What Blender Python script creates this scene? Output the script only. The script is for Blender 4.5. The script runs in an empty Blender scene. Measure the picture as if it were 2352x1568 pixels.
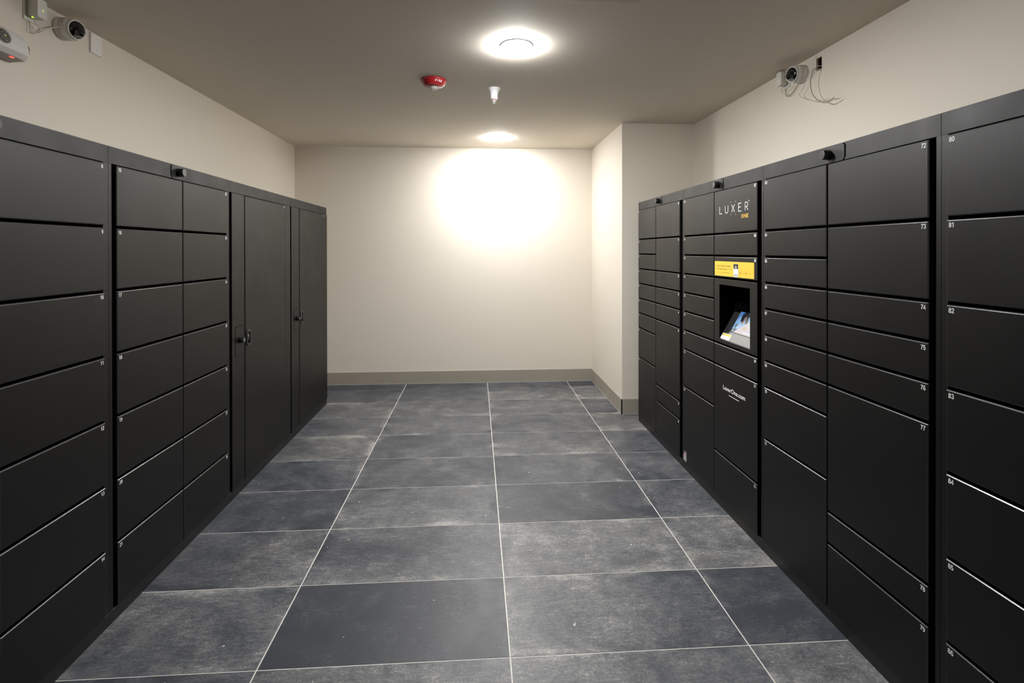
import bpy, bmesh, math, random
from mathutils import Vector, Matrix
random.seed(7)
PI = math.pi
W_, D_ = 0.9174, 0.4602      # floor tile module
scene = bpy.context.scene
COL = scene.collection

# ---------------------------------------------------------------- materials
def new_mat(name):
    m = bpy.data.materials.new(name); m.use_nodes = True
    nt = m.node_tree; b = nt.nodes.get('Principled BSDF')
    return m, nt, b

def plain(name, rgb, rough=0.5, metal=0.0, bump=0.0, bscale=400.0, spec=0.5, var=0.0, vscale=3.0, emit=None, estr=0.0,
          rvar=0.0, transmission=0.0, ior=1.5, coat=0.0):
    m, nt, b = new_mat(name)
    b.inputs['Base Color'].default_value = (*rgb, 1)
    b.inputs['Roughness'].default_value = rough
    b.inputs['Metallic'].default_value = metal
    b.inputs['Specular IOR Level'].default_value = spec
    b.inputs['IOR'].default_value = ior
    b.inputs['Transmission Weight'].default_value = transmission
    b.inputs['Coat Weight'].default_value = coat
    tc = nt.nodes.new('ShaderNodeTexCoord')
    if bump > 0:
        n = nt.nodes.new('ShaderNodeTexNoise'); n.inputs['Scale'].default_value = bscale; n.inputs['Detail'].default_value = 3
        nt.links.new(tc.outputs['Object'], n.inputs['Vector'])
        bp = nt.nodes.new('ShaderNodeBump'); bp.inputs['Strength'].default_value = bump; bp.inputs['Distance'].default_value = 0.001
        nt.links.new(n.outputs['Fac'], bp.inputs['Height']); nt.links.new(bp.outputs['Normal'], b.inputs['Normal'])
    if var > 0 or rvar > 0:
        n2 = nt.nodes.new('ShaderNodeTexNoise'); n2.inputs['Scale'].default_value = vscale; n2.inputs['Detail'].default_value = 5
        nt.links.new(tc.outputs['Object'], n2.inputs['Vector'])
        if var > 0:
            mx = nt.nodes.new('ShaderNodeMix'); mx.data_type = 'RGBA'
            mx.inputs['A'].default_value = (*[c*(1-var) for c in rgb], 1); mx.inputs['B'].default_value = (*[min(1, c*(1+var)) for c in rgb], 1)
            nt.links.new(n2.outputs['Fac'], mx.inputs['Factor']); nt.links.new(mx.outputs['Result'], b.inputs['Base Color'])
        if rvar > 0:
            mr = nt.nodes.new('ShaderNodeMapRange'); mr.inputs['To Min'].default_value = rough-rvar; mr.inputs['To Max'].default_value = rough+rvar
            mr.inputs['From Min'].default_value = 0.3; mr.inputs['From Max'].default_value = 0.7
            nt.links.new(n2.outputs['Fac'], mr.inputs['Value']); nt.links.new(mr.outputs['Result'], b.inputs['Roughness'])
    if emit:
        b.inputs['Emission Color'].default_value = (*emit, 1); b.inputs['Emission Strength'].default_value = estr
    return m

LS = 10.6
PAINT = (0.70, 0.645, 0.562)
M = {}
M['wall'] = plain('wall_paint', PAINT, 0.6, bump=0.25, bscale=260, spec=0.25, var=0.015, vscale=1.2)
M['ceiling'] = plain('ceiling_paint', (0.70, 0.645, 0.565), 0.8, bump=0.2, bscale=200, spec=0.15, var=0.02, vscale=1.0)
M['base'] = plain('baseboard_vinyl', (0.33, 0.298, 0.25), 0.45, spec=0.4, var=0.04, vscale=6)
M['caulk'] = plain('baseboard_caulk', (0.45, 0.45, 0.43), 0.6, var=0.2, vscale=30)
M['black'] = plain('black_powder_coat', (0.0008, 0.0008, 0.0011), 0.44, bump=0.24, bscale=800, spec=0.36, var=0.08, vscale=4, rvar=0.03)
M['blackh'] = plain('black_powder_coat_header', (0.005, 0.005, 0.0055), 0.50, bump=0.24, bscale=800, spec=0.36, var=0.10, vscale=9, rvar=0.05)
M['edge'] = plain('rolled_edge_highlight_coat', (0.020, 0.020, 0.020), 0.30, spec=0.75, var=0.05)  # lighter, glossier copy of the coat that puts bright highlight lines on bevels
M['kick'] = plain('black_kick_plate', (0.004, 0.004, 0.0045), 0.42, bump=0.4, bscale=900, spec=0.45)
M['inner'] = plain('dark_cabinet_interior', (0.0015, 0.0015, 0.0018), 0.7, spec=0.0, bump=0.1)
M['knob'] = plain('black_plastic_knob', (0.012, 0.012, 0.013), 0.35, bump=0.1, bscale=600)
M['steel'] = plain('bright_steel_pins', (0.75, 0.75, 0.76), 0.25, metal=1.0, bump=0.02)
M['vinyl'] = plain('white_vinyl_lettering', (0.86, 0.86, 0.86), 0.45, spec=0.3, var=0.02)
M['orange'] = plain('orange_vinyl_lettering', (0.80, 0.46, 0.06), 0.45, spec=0.3, var=0.02)
M['yellow'] = plain('yellow_sticker', (0.80, 0.49, 0.05), 0.42, spec=0.4, var=0.02)
M['ink'] = plain('dark_ink', (0.10, 0.085, 0.03), 0.5, var=0.02)
M['inkfaint'] = plain('faint_ink', (0.50, 0.36, 0.04), 0.5, var=0.02)
M['white'] = plain('white_plastic', (0.66, 0.645, 0.61), 0.38, spec=0.45, var=0.02, bump=0.04)
M['whitebright'] = plain('bright_white_plastic', (0.80, 0.79, 0.77), 0.35, spec=0.45, var=0.02)
M['greyplastic'] = plain('grey_plastic', (0.36, 0.345, 0.32), 0.45, var=0.02)
M['lens'] = plain('black_glossy_lens', (0.004, 0.004, 0.006), 0.06, spec=0.6, coat=0.5, var=0.02)
M['lensgrey'] = plain('smoked_lamp_lens', (0.12, 0.115, 0.11), 0.2, var=0.05)
M['cable'] = plain('beige_cable', (0.60, 0.56, 0.49), 0.5, var=0.03)
M['cabledark'] = plain('grey_cable', (0.30, 0.27, 0.22), 0.5, var=0.03)
M['alarm'] = plain('red_alarm_plastic', (0.30, 0.012, 0.014), 0.28, spec=0.5, var=0.05, vscale=20)
M['alarmface'] = plain('red_alarm_face', (0.28, 0.03, 0.035), 0.3, spec=0.5, var=0.05, vscale=20)
M['clear'] = plain('clear_strobe_lens', (0.92, 0.92, 0.94), 0.08, transmission=0.7, ior=1.45, var=0.02)
M['metal'] = plain('brushed_metal', (0.62, 0.60, 0.57), 0.3, metal=0.9, var=0.04)
M['sprink'] = plain('white_sprinkler_enamel', (0.62, 0.63, 0.64), 0.4, var=0.01)
M['pink'] = plain('pink_sprinkler_ring', (0.75, 0.45, 0.45), 0.4, var=0.02)
M['ventm'] = plain('ceiling_vent_metal', (0.55, 0.52, 0.46), 0.5, var=0.02)
M['panelgrey'] = plain('grey_kiosk_panel', (0.19, 0.19, 0.185), 0.38, bump=0.3, bscale=900, var=0.03)
M['panelblack'] = plain('black_kiosk_panel', (0.012, 0.012, 0.013), 0.45, bump=0.2, bscale=700, spec=0.3)
M['box'] = plain('brown_outlet_box', (0.10, 0.075, 0.05), 0.6, var=0.2, vscale=30)
M['gyp'] = plain('torn_drywall_paper', (0.62, 0.58, 0.5), 0.9, var=0.1, vscale=60)
M['flagblue'] = plain('flag_blue', (0.07, 0.06, 0.16), 0.5, var=0.02)
M['flagred'] = plain('flag_red', (0.35, 0.07, 0.08), 0.5, var=0.02)
M['flagwhite'] = plain('flag_white', (0.62, 0.62, 0.62), 0.5, var=0.02)
M['flagink'] = plain('flag_ink', (0.12, 0.13, 0.13), 0.5, var=0.02)
M['trim'] = plain('light_trim_ring', (0.82, 0.82, 0.81), 0.5, var=0.01)
M['led_g'] = plain('green_led', (0.5, 0.9, 0.05), 0.4, emit=(0.60, 1.0, 0.05), estr=1.1)
M['led_r'] = plain('red_led', (0.9, 0.1, 0.08), 0.4, emit=(1.0, 0.08, 0.06), estr=1.2)
M['led_y'] = plain('dim_yellow_led', (0.5, 0.48, 0.15), 0.4, emit=(0.6, 0.55, 0.15), estr=0.12)
def lampmat(k): return plain('led_diffuser', (0.9, 0.9, 0.9), 0.5, emit=(1.0, 1.0, 0.99), estr=75.0*LS*k)
def scr(name, c, s=0.9): return plain('screen_'+name, (0.01, 0.01, 0.01), 0.15, emit=c, estr=s*0.60, spec=0.3)

def floor_mat():
    m, nt, b = new_mat('slate_look_porcelain_tile')
    N = nt.nodes.new; L = nt.links.new
    at = N('ShaderNodeAttribute'); at.attribute_name = 'tone'
    aw = N('ShaderNodeAttribute'); aw.attribute_name = 'warm'
    ar = N('ShaderNodeAttribute'); ar.attribute_name = 'seed'
    geo = N('ShaderNodeNewGeometry')
    off = N('ShaderNodeVectorMath'); off.operation = 'MULTIPLY_ADD'
    sc = N('ShaderNodeCombineXYZ'); L(ar.outputs['Fac'], sc.inputs[0]); L(ar.outputs['Fac'], sc.inputs[1]); L(ar.outputs['Fac'], sc.inputs[2])
    L(sc.outputs[0], off.inputs[0]); off.inputs[1].default_value = (17.3, 9.1, 5.7); L(geo.outputs['Position'], off.inputs[2])
    # clouds
    c1 = N('ShaderNodeTexNoise'); c1.inputs['Scale'].default_value = 2.6; c1.inputs['Detail'].default_value = 7; c1.inputs['Roughness'].default_value = 0.62; c1.inputs['Distortion'].default_value = 0.9
    L(off.outputs[0], c1.inputs['Vector'])
    c2 = N('ShaderNodeTexNoise'); c2.inputs['Scale'].default_value = 9; c2.inputs['Detail'].default_value = 8; c2.inputs['Roughness'].default_value = 0.7; c2.inputs['Distortion'].default_value = 0.4
    L(off.outputs[0], c2.inputs['Vector'])
    c3 = N('ShaderNodeTexNoise'); c3.inputs['Scale'].default_value = 140; c3.inputs['Detail'].default_value = 4
    L(off.outputs[0], c3.inputs['Vector'])
    # brushed streaks along X
    mp = N('ShaderNodeMapping'); mp.inputs['Scale'].default_value = (1.0, 9.0, 1.0); L(off.outputs[0], mp.inputs['Vector'])
    c4 = N('ShaderNodeTexNoise'); c4.inputs['Scale'].default_value = 5; c4.inputs['Detail'].default_value = 6; c4.inputs['Roughness'].default_value = 0.7
    L(mp.outputs[0], c4.inputs['Vector'])
    def mad(a, k, c):
        n = N('ShaderNodeMath'); n.operation = 'MULTIPLY_ADD'; L(a, n.inputs[0]); n.inputs[1].default_value = k
        if isinstance(c, float): n.inputs[2].default_value = c
        else: L(c, n.inputs[2])
        return n.outputs[0]
    c5 = N('ShaderNodeTexNoise'); c5.inputs['Scale'].default_value = 26; c5.inputs['Detail'].default_value = 8; c5.inputs['Roughness'].default_value = 0.75; c5.inputs['Distortion'].default_value = 0.8
    L(mp.outputs[0], c5.inputs['Vector']); mp.inputs['Scale'].default_value = (1.0, 3.0, 1.0)
    ed = N('ShaderNodeUVMap'); ed.uv_map = 'tile'
    sep = N('ShaderNodeSeparateXYZ'); L(ed.outputs['UV'], sep.inputs[0])
    def M2(op, a, b2):
        n = N('ShaderNodeMath'); n.operation = op
        for i, q in enumerate((a, b2)):
            if isinstance(q, (int, float)): n.inputs[i].default_value = q
            else: L(q, n.inputs[i])
        return n.outputs[0]
    dx = M2('MINIMUM', sep.outputs[0], M2('SUBTRACT', W_, sep.outputs[0]))
    dy = M2('MINIMUM', sep.outputs[1], M2('SUBTRACT', D_, sep.outputs[1]))
    dm = M2('MINIMUM', dx, dy)
    dmn = M2('ADD', dm, M2('MULTIPLY', M2('SUBTRACT', c2.outputs['Fac'], .5), .10))
    em = N('ShaderNodeMapRange'); em.interpolation_type = 'SMOOTHSTEP'; L(dmn, em.inputs['Value'])
    em.inputs['From Min'].default_value = .015; em.inputs['From Max'].default_value = .055; em.inputs['To Min'].default_value = 1.0; em.inputs['To Max'].default_value = 0.0
    edge = M2('MULTIPLY', em.outputs[0], M2('SUBTRACT', c1.outputs['Fac'], .47))
    f = mad(c1.outputs['Fac'], 1.15, at.outputs['Fac'])
    f = mad(edge, 1.5, f)
    f = mad(c2.outputs['Fac'], 0.85, f)
    f = mad(c4.outputs['Fac'], 0.45, f)
    f = mad(c5.outputs['Fac'], 1.35, f)
    f = mad(c3.outputs['Fac'], 0.85, f)
    f = mad(f, 1.0, -2.325)
    ramp = N('ShaderNodeValToRGB'); L(f, ramp.inputs[0])
    e = ramp.color_ramp.elements
    e[0].position = 0.03; e[0].color = (0.036, 0.041, 0.052, 1)
    e[1].position = 1.0; e[1].color = (0.295, 0.29, 0.28, 1)
    x = e.new(0.40); x.color = (0.078, 0.083, 0.094, 1)
    x = e.new(0.68); x.color = (0.140, 0.142, 0.147, 1)
    # warm patches
    wn = N('ShaderNodeTexNoise'); wn.inputs['Scale'].default_value = 3.4; wn.inputs['Detail'].default_value = 5; wn.inputs['Distortion'].default_value = 0.6
    mo = N('ShaderNodeVectorMath'); mo.inputs[1].default_value = (3.1, 8.2, 1.0); L(off.outputs[0], mo.inputs[0]); L(mo.outputs[0], wn.inputs['Vector'])
    w = mad(wn.outputs['Fac'], 1.8, aw.outputs['Fac']); w = mad(w, 1.0, -1.05)
    cl = N('ShaderNodeClamp'); L(w, cl.inputs['Value'])
    mx = N('ShaderNodeMix'); mx.data_type = 'RGBA'; mx.blend_type = 'MULTIPLY'
    L(cl.outputs[0], mx.inputs['Factor']); L(ramp.outputs['Color'], mx.inputs['A']); mx.inputs['B'].default_value = (1.07, 1.0, 0.93, 1)
    # pale chips
    v = N('ShaderNodeTexNoise'); v.inputs['Scale'].default_value = 33; v.inputs['Detail'].default_value = 1
    L(off.outputs[0], v.inputs['Vector'])
    g = N('ShaderNodeMath'); g.operation = 'GREATER_THAN'; L(v.outputs['Fac'], g.inputs[0]); g.inputs[1].default_value = 0.80
    mx2 = N('ShaderNodeMix'); mx2.data_type = 'RGBA'; L(g.outputs[0], mx2.inputs['Factor']); L(mx.outputs['Result'], mx2.inputs['A']); mx2.inputs['B'].default_value = (0.42, 0.41, 0.39, 1)
    L(mx2.outputs['Result'], b.inputs['Base Color'])
    rr = N('ShaderNodeMapRange'); L(c2.outputs['Fac'], rr.inputs['Value']); rr.inputs['From Min'].default_value = 0.3; rr.inputs['From Max'].default_value = 0.7
    rr.inputs['To Min'].default_value = 0.36; rr.inputs['To Max'].default_value = 0.50
    L(rr.outputs[0], b.inputs['Roughness'])
    bp = N('ShaderNodeBump'); bp.inputs['Strength'].default_value = 0.35; bp.inputs['Distance'].default_value = 0.001
    L(c3.outputs['Fac'], bp.inputs['Height']); L(bp.outputs['Normal'], b.inputs['Normal'])
    b.inputs['Specular IOR Level'].default_value = 0.45
    return m
M['tile'] = floor_mat()
M['grout'] = plain('pale_grout', (0.68, 0.66, 0.61), 0.7, var=0.10, vscale=20, spec=0.2)

# ---------------------------------------------------------------- mesh helpers
class MB:
    def __init__(s, *mats): s.v = []; s.f = []; s.mi = []; s.mats = list(mats); s.smooth = []
    def add(s, verts, faces, mi=0, smooth=False):
        o = len(s.v); s.v += [tuple(p) for p in verts]
        for f in faces: s.f.append([i+o for i in f]); s.mi.append(mi); s.smooth.append(smooth)
    def box(s, x0, x1, y0, y1, z0, z1, mi=0):
        x0, x1 = sorted((x0, x1)); y0, y1 = sorted((y0, y1)); z0, z1 = sorted((z0, z1))
        s.add([(x0,y0,z0),(x1,y0,z0),(x1,y1,z0),(x0,y1,z0),(x0,y0,z1),(x1,y0,z1),(x1,y1,z1),(x0,y1,z1)],
              [(0,3,2,1),(4,5,6,7),(0,1,5,4),(1,2,6,5),(2,3,7,6),(3,0,4,7)], mi)
    def loft(s, rings, mi=0, cap0=True, cap1=True, smooth=True):
        o = len(s.v); n = len(rings[0])
        for r in rings: s.v += [tuple(p) for p in r]
        for i in range(len(rings)-1):
            for k in range(n):
                a = o+i*n+k; b = o+i*n+(k+1) % n
                s.f.append([a, b, b+n, a+n]); s.mi.append(mi); s.smooth.append(smooth)
        if cap0: s.f.append([o+k for k in range(n)][::-1]); s.mi.append(mi); s.smooth.append(False)
        if cap1: s.f.append([o+(len(rings)-1)*n+k for k in range(n)]); s.mi.append(mi); s.smooth.append(False)
    def lathe(s, prof, c=(0,0,0), n=40, mi=0, smooth=True):
        s.loft([[(c[0]+r*math.cos(2*PI*k/n), c[1]+r*math.sin(2*PI*k/n), c[2]+z) for k in range(n)] for r, z in prof], mi, smooth=smooth)
    def tube(s, pts, r, n=8, mi=0):
        P = [Vector(p) for p in pts]; rings = []; up = Vector((0.13, 0.21, 0.97))
        for i, p in enumerate(P):
            t = (P[min(i+1, len(P)-1)]-P[max(i-1, 0)]).normalized()
            a = t.cross(up)
            if a.length < 1e-3: a = t.cross(Vector((1, 0, 0)))
            a.normalize(); b2 = t.cross(a); up = -b2 if b2.dot(up) < 0 else b2
            rings.append([p+a*r*math.cos(2*PI*k/n)+up*r*math.sin(2*PI*k/n) for k in range(n)])
        s.loft(rings, mi)
    def build(s, name, parent=None, loc=(0,0,0)):
        me = bpy.data.meshes.new(name); me.from_pydata(s.v, [], s.f)
        for m in s.mats: me.materials.append(m)
        me.polygons.foreach_set('material_index', s.mi); me.polygons.foreach_set('use_smooth', s.smooth)
        me.update()
        bm = bmesh.new(); bm.from_mesh(me); bmesh.ops.recalc_face_normals(bm, faces=bm.faces); bm.to_mesh(me); bm.free()
        o = bpy.data.objects.new(name, me); COL.objects.link(o); o.location = loc
        if parent is not None: o.parent = parent
        return o

def tag(o, label=None, cat=None, group=None, kind=None):
    if label: o['label'] = label
    if cat: o['category'] = cat
    if group: o['group'] = group
    if kind: o['kind'] = kind
    return o
def thing(name, loc, label, cat, group=None):
    o = bpy.data.objects.new(name, None); COL.objects.link(o); o.location = loc; o.empty_display_size = 0.05
    return tag(o, label, cat, group)
def struct(o, label, cat): return tag(o, label, cat, kind='structure')

def catmull(pts, k=6):
    P = [Vector(p) for p in pts]; out = []
    for i in range(len(P)-1):
        p0 = P[max(i-1, 0)]; p1 = P[i]; p2 = P[i+1]; p3 = P[min(i+2, len(P)-1)]
        for j in range(k):
            t = j/k
            out.append(0.5*((2*p1)+(-p0+p2)*t+(2*p0-5*p1+4*p2-p3)*t*t+(-p0+3*p1-3*p2+p3)*t**3))
    out.append(P[-1]); return out

# text as flat vector outlines
_tc = {}
def text_mesh(txt, bold=0.0, spacing=1.0):
    key = (txt, bold, spacing)
    if key in _tc: return _tc[key]
    cu = bpy.data.curves.new('t', 'FONT'); cu.body = txt; cu.size = 1.0; cu.offset = bold; cu.resolution_u = 5; cu.space_character = spacing
    ob = bpy.data.objects.new('t', cu); COL.objects.link(ob)
    bpy.context.view_layer.update()
    dg = bpy.context.evaluated_depsgraph_get()
    me = ob.evaluated_get(dg).to_mesh()
    v = [(p.co.x, p.co.y) for p in me.vertices]; f = [list(p.vertices) for p in me.polygons]
    ob.evaluated_get(dg).to_mesh_clear(); bpy.data.objects.remove(ob); bpy.data.curves.remove(cu)
    x0 = min(p[0] for p in v); x1 = max(p[0] for p in v)
    _tc[key] = ([(p[0]-x0, p[1]) for p in v], f, x1-x0)
    return _tc[key]
CAP = None
def cap_height():
    global CAP
    if CAP is None: CAP = max(p[1] for p in text_mesh('H')[0])
    return CAP
def put_text(mb, txt, org, udir, vdir, h, width=None, align='L', bold=0.0, mi=0, sx=1.0, spacing=1.0):
    v, f, w = text_mesh(txt, bold, spacing)
    k = h/cap_height(); kx = k*sx if width is None else width/w
    o = Vector(org); u = Vector(udir); vv = Vector(vdir)
    if align == 'R': o = o-u*(w*kx)
    mb.add([o+u*(p[0]*kx)+vv*(p[1]*k) for p in v], f, mi)
def _arc(cx, cy, rx, ry, a0, a1, n=12): return [(cx+rx*math.cos(math.radians(a0+(a1-a0)*i/n)), cy+ry*math.sin(math.radians(a0+(a1-a0)*i/n))) for i in range(n+1)]
DIG = {'0': [(_arc(.28, .5, .205, .425, 0, 360, 24)[:-1], 1)],
 '1': [([(.06, .735), (.17, .75), (.25, .80), (.30, .93)], 0), ([(.33, 0), (.33, 1.0)], 0)],
 '2': [(_arc(.28, .70, .205, .225, 175, -30, 14)+[(.33, .42), (.16, .25), (.075, .075), (.53, .075)], 0)],
 '3': [(_arc(.27, .72, .19, .205, 160, -80, 12)+[(.22, .52)], 0), ([(.22, .52)]+_arc(.275, .28, .21, .205, 75, -165, 14), 0)],
 '4': [([(.385, 0), (.385, .93), (.06, .33), (.06, .27), (.54, .27)], 0)],
 '5': [([(.50, .925), (.145, .925), (.105, .50)]+_arc(.27, .32, .215, .245, 130, -165, 16), 0)],
 '6': [(_arc(.285, .305, .20, .235, 0, 360, 20)[:-1], 1), (_arc(.30, .60, .225, .33, 35, 90, 6)+_arc(.30, .45, .225, .48, 90, 195, 10), 0)],
 '7': [([(.03, .925), (.50, .925), (.33, .62), (.24, .33), (.205, 0)], 0)],
 '8': [(_arc(.28, .73, .175, .195, 0, 360, 20)[:-1], 1), (_arc(.28, .285, .205, .215, 0, 360, 20)[:-1], 1)],
 '9': [(_arc(.275, .695, .20, .235, 0, 360, 20)[:-1], 1), (_arc(.26, .40, .225, .33, 215, 270, 6)+_arc(.26, .55, .225, .48, 270, 375, 10), 0)]}
def put_number(mb, txt, org, udir, h, align='L', mi=0):
    o = Vector(org); u = Vector(udir); v = Vector((0, 0, 1)); adv = .60
    if align == 'R': o = o-u*(h*(adv*len(txt)-.04))
    for i, ch in enumerate(txt):
        for pts, closed in DIG[ch]:
            stroke(mb, [(p[0]*h, p[1]*h) for p in pts], o+u*(i*adv*h), u, v, h*.150, mi, bool(closed))
def stroke(mb, pts, org, udir, vdir, wd, mi=0, closed=False):
    o = Vector(org); u = Vector(udir); v = Vector(vdir); n = len(pts)
    P = [Vector((p[0], p[1])) for p in pts]
    L_, R_ = [], []
    for i in range(n):
        if closed: d0 = P[i]-P[i-1]; d1 = P[(i+1) % n]-P[i]
        else: d0 = P[i]-P[max(i-1, 0)]; d1 = P[min(i+1, n-1)]-P[i]
        if d0.length < 1e-9: d0 = d1
        if d1.length < 1e-9: d1 = d0
        n0 = Vector((-d0.y, d0.x)).normalized(); n1 = Vector((-d1.y, d1.x)).normalized()
        nn = (n0+n1)
        nn = n0 if nn.length < 1e-6 else nn.normalized()
        k = 1/max(0.5, nn.dot(n0)); off = nn*(wd/2*k)
        L_.append(P[i]+off); R_.append(P[i]-off)
    vs = [o+u*p.x+v*p.y for p in L_+R_]
    fs = [(i, i+1, n+i+1, n+i) for i in range(n-1)]
    if closed: fs.append((n-1, 0, n, 2*n-1))
    mb.add(vs, fs, mi)

# ---------------------------------------------------------------- room
YB, YF, ZC = 3.912, -4.9, 2.685
XLb, XLf = -2.155, -2.155-(YB-YF)*0.0078      # left wall runs very slightly out of square
XRb, XRf = 1.899, 1.899+(2.7-YF)*0.0045
def xl(y): return -2.155-(YB-y)*0.0078
def xr(y): return 1.899+(2.7-y)*0.0045

# floor: tiles with their own tone, pale grout between
TONE = {  # row: (c0, c1, c2, c3) -> (tone, warm)
 -2: ((.25,.0),(.35,.1),(.42,.1),(.4,.1)),
 -1: ((-.22,.0),(.26,.15),(.30,.1),(.30,.25)),
  0: ((.16,.15),(-.34,.0),(.27,.05),(-.28,.0)),
  1: ((.16,.3),(.10,.1),(.36,.25),(.40,.4)),
  2: ((-.12,.05),(.24,.15),(-.20,-.1),(.12,.1)),
  3: ((.0,-.1),(-.04,.0),(.02,.1),(.02,.0)),
  4: ((.26,.5),(.0,.0),(.20,.25),(.05,.0)),
  5: ((.12,.1),(.16,.3),(.12,.2),(.30,.5)),
  6: ((.22,.55),(.20,.5),(.18,.3),(.12,.1)),
  7: ((-.08,.0),(.0,.1),(.16,.45),(.22,.3)),
  8: ((-.22,-.1),(-.20,-.1),(.05,.1),(-.20,-.1)),
}
mb = MB(M['tile'], M['grout'])
G = 0.0048/2
tone, warm, seed, uvs = [], [], [], []
XL0, XR0 = -2.24, 1.96
cols = [(-3*W_, -2*W_), (-2*W_, -W_), (-W_, 0), (0, W_), (W_, 2*W_), (2*W_, 3*W_)]
for j in range(-11, 9):
    for ci, (a, b) in enumerate(cols):
        x0 = max(a+G, XL0); x1 = min(b-G, XR0); y0 = max(j*D_+G, YF-0.02); y1 = min((j+1)*D_-G, YB+0.02)
        if x1 <= x0 or y1 <= y0: continue
        mb.add([(x0,y0,0),(x1,y0,0),(x1,y1,0),(x0,y1,0)], [(0,1,2,3)], 0)
        uvs += [(x0-a, y0-j*D_), (x1-a, y0-j*D_), (x1-a, y1-j*D_), (x0-a, y1-j*D_)]
        c = min(max(ci-1, 0), 3)
        if j in TONE: t, w = TONE[j][c]
        else: t, w = random.uniform(-.2, .4), random.uniform(0, .4)
        tone.append(t*.8+.31); warm.append(w); seed.append(random.random()*9)
mb.add([(XL0,YF-.02,-.0012),(XR0,YF-.02,-.0012),(XR0,YB+.02,-.0012),(XL0,YB+.02,-.0012)], [(0,1,2,3)], 1)
tone.append(0); warm.append(0); seed.append(0)
me = bpy.data.meshes.new('floor'); me.from_pydata(mb.v, [], mb.f)
me.materials.append(M['tile']); me.materials.append(M['grout']); me.polygons.foreach_set('material_index', mb.mi)
for nm, arr in (('tone', tone), ('warm', warm), ('seed', seed)):
    a = me.attributes.new(nm, 'FLOAT', 'FACE'); a.data.foreach_set('value', arr)
ul = me.uv_layers.new(name='tile'); uvs += [(0, 0)]*4
ul.data.foreach_set('uv', [q for p in uvs for q in p])
me.update()
fl = bpy.data.objects.new('floor', me); COL.objects.link(fl)
struct(fl, 'floor of large slate-look grey blue tiles with pale grout', 'floor')

mb = MB(M['ceiling']); mb.box(-2.3, 2.05, YF-.1, YB+.1, ZC, ZC+.1)
struct(mb.build('ceiling'), 'flat taupe painted ceiling', 'ceiling')
mb = MB(M['wall']); mb.box(-2.3, 1.95, YB, YB+.1, -.02, ZC)
struct(mb.build('wall_back'), 'beige wall at the far end of the room', 'wall')
mb = MB(M['wall']); mb.box(-2.3, 2.05, YF-.1, YF, -.02, ZC)
struct(mb.build('wall_front'), 'beige wall at the near end of the room', 'wall')
mb = MB(M['wall'])
T = .1
mb.add([(xl(YF),YF,-.02),(xl(YB),YB,-.02),(xl(YB)-T,YB,-.02),(xl(YF)-T,YF,-.02),(xl(YF),YF,ZC),(xl(YB),YB,ZC),(xl(YB)-T,YB,ZC),(xl(YF)-T,YF,ZC)],
       [(0,1,2,3),(4,5,6,7),(0,1,5,4),(1,2,6,5),(2,3,7,6),(3,0,4,7)])
struct(mb.build('wall_left'), 'beige wall above the left lockers', 'wall')
# right wall with a cut-out for an open outlet box
HY0, HY1, HZ0, HZ1 = 0.982, 1.030, 2.582, 2.655
mb = MB(M['wall'])
ys = [YF, HY0, HY1, 2.705]; zs = [-.02, HZ0, HZ1, ZC]
for a in range(3):
    for c in range(3):
        if a == 1 and c == 1: continue
        y0, y1, z0, z1 = ys[a], ys[a+1], zs[c], zs[c+1]
        mb.add([(xr(y0),y0,z0),(xr(y1),y1,z0),(xr(y1),y1,z1),(xr(y0),y0,z1)], [(0,1,2,3)])
x = xr(1.0)
for q in ([(x,HY0,HZ0),(x+.012,HY0,HZ0),(x+.012,HY1,HZ0),(x,HY1,HZ0)], [(x,HY0,HZ1),(x+.012,HY0,HZ1),(x+.012,HY1,HZ1),(x,HY1,HZ1)],
          [(x,HY0,HZ0),(x+.012,HY0,HZ0),(x+.012,HY0,HZ1),(x,HY0,HZ1)], [(x,HY1,HZ0),(x+.012,HY1,HZ0),(x+.012,HY1,HZ1),(x,HY1,HZ1)]):
    mb.add(q, [(0,1,2,3)])
mb.box(xr(YF)+.07, xr(YF)+.1, YF, 2.705, -.02, ZC)
struct(mb.build('wall_right'), 'beige wall above the right lockers', 'wall')
PX, PY = 1.217, 2.705
mb = MB(M['wall']); mb.box(PX, 2.05, PY, YB, -.02, ZC)
struct(mb.build('wall_pilaster'), 'boxed-out beige wall corner at the far right', 'wall')
def baseb(name, x0, x1, y0, y1, lab):
    mb = MB(M['base'], M['caulk'])
    mb.box(x0, x1, y0, y1, 0.004, .140); mb.box(x0-.0015, x1+.0, y0-.0015, y1, 0, .004, 1)
    return struct(mb.build(name), lab, 'baseboard')
baseb('baseboard_back', xl(YB), PX-.009, YB-.009, YB, 'taupe baseboard along the far wall')
baseb('baseboard_pilaster', PX-.009, PX, PY-.009, YB, 'taupe baseboard on the side of the boxed-out corner')
baseb('baseboard_right', PX-.009, 1.9, PY-.009, PY, 'taupe baseboard on the front of the boxed-out corner')

# ---------------------------------------------------------------- lockers
ZH0, ZH1, ZK = 1.868, 1.937, .052
ZT, MOD, GAP = 1.8635, .12925, .011
DF = .008   # doors stand this proud of the header

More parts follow.
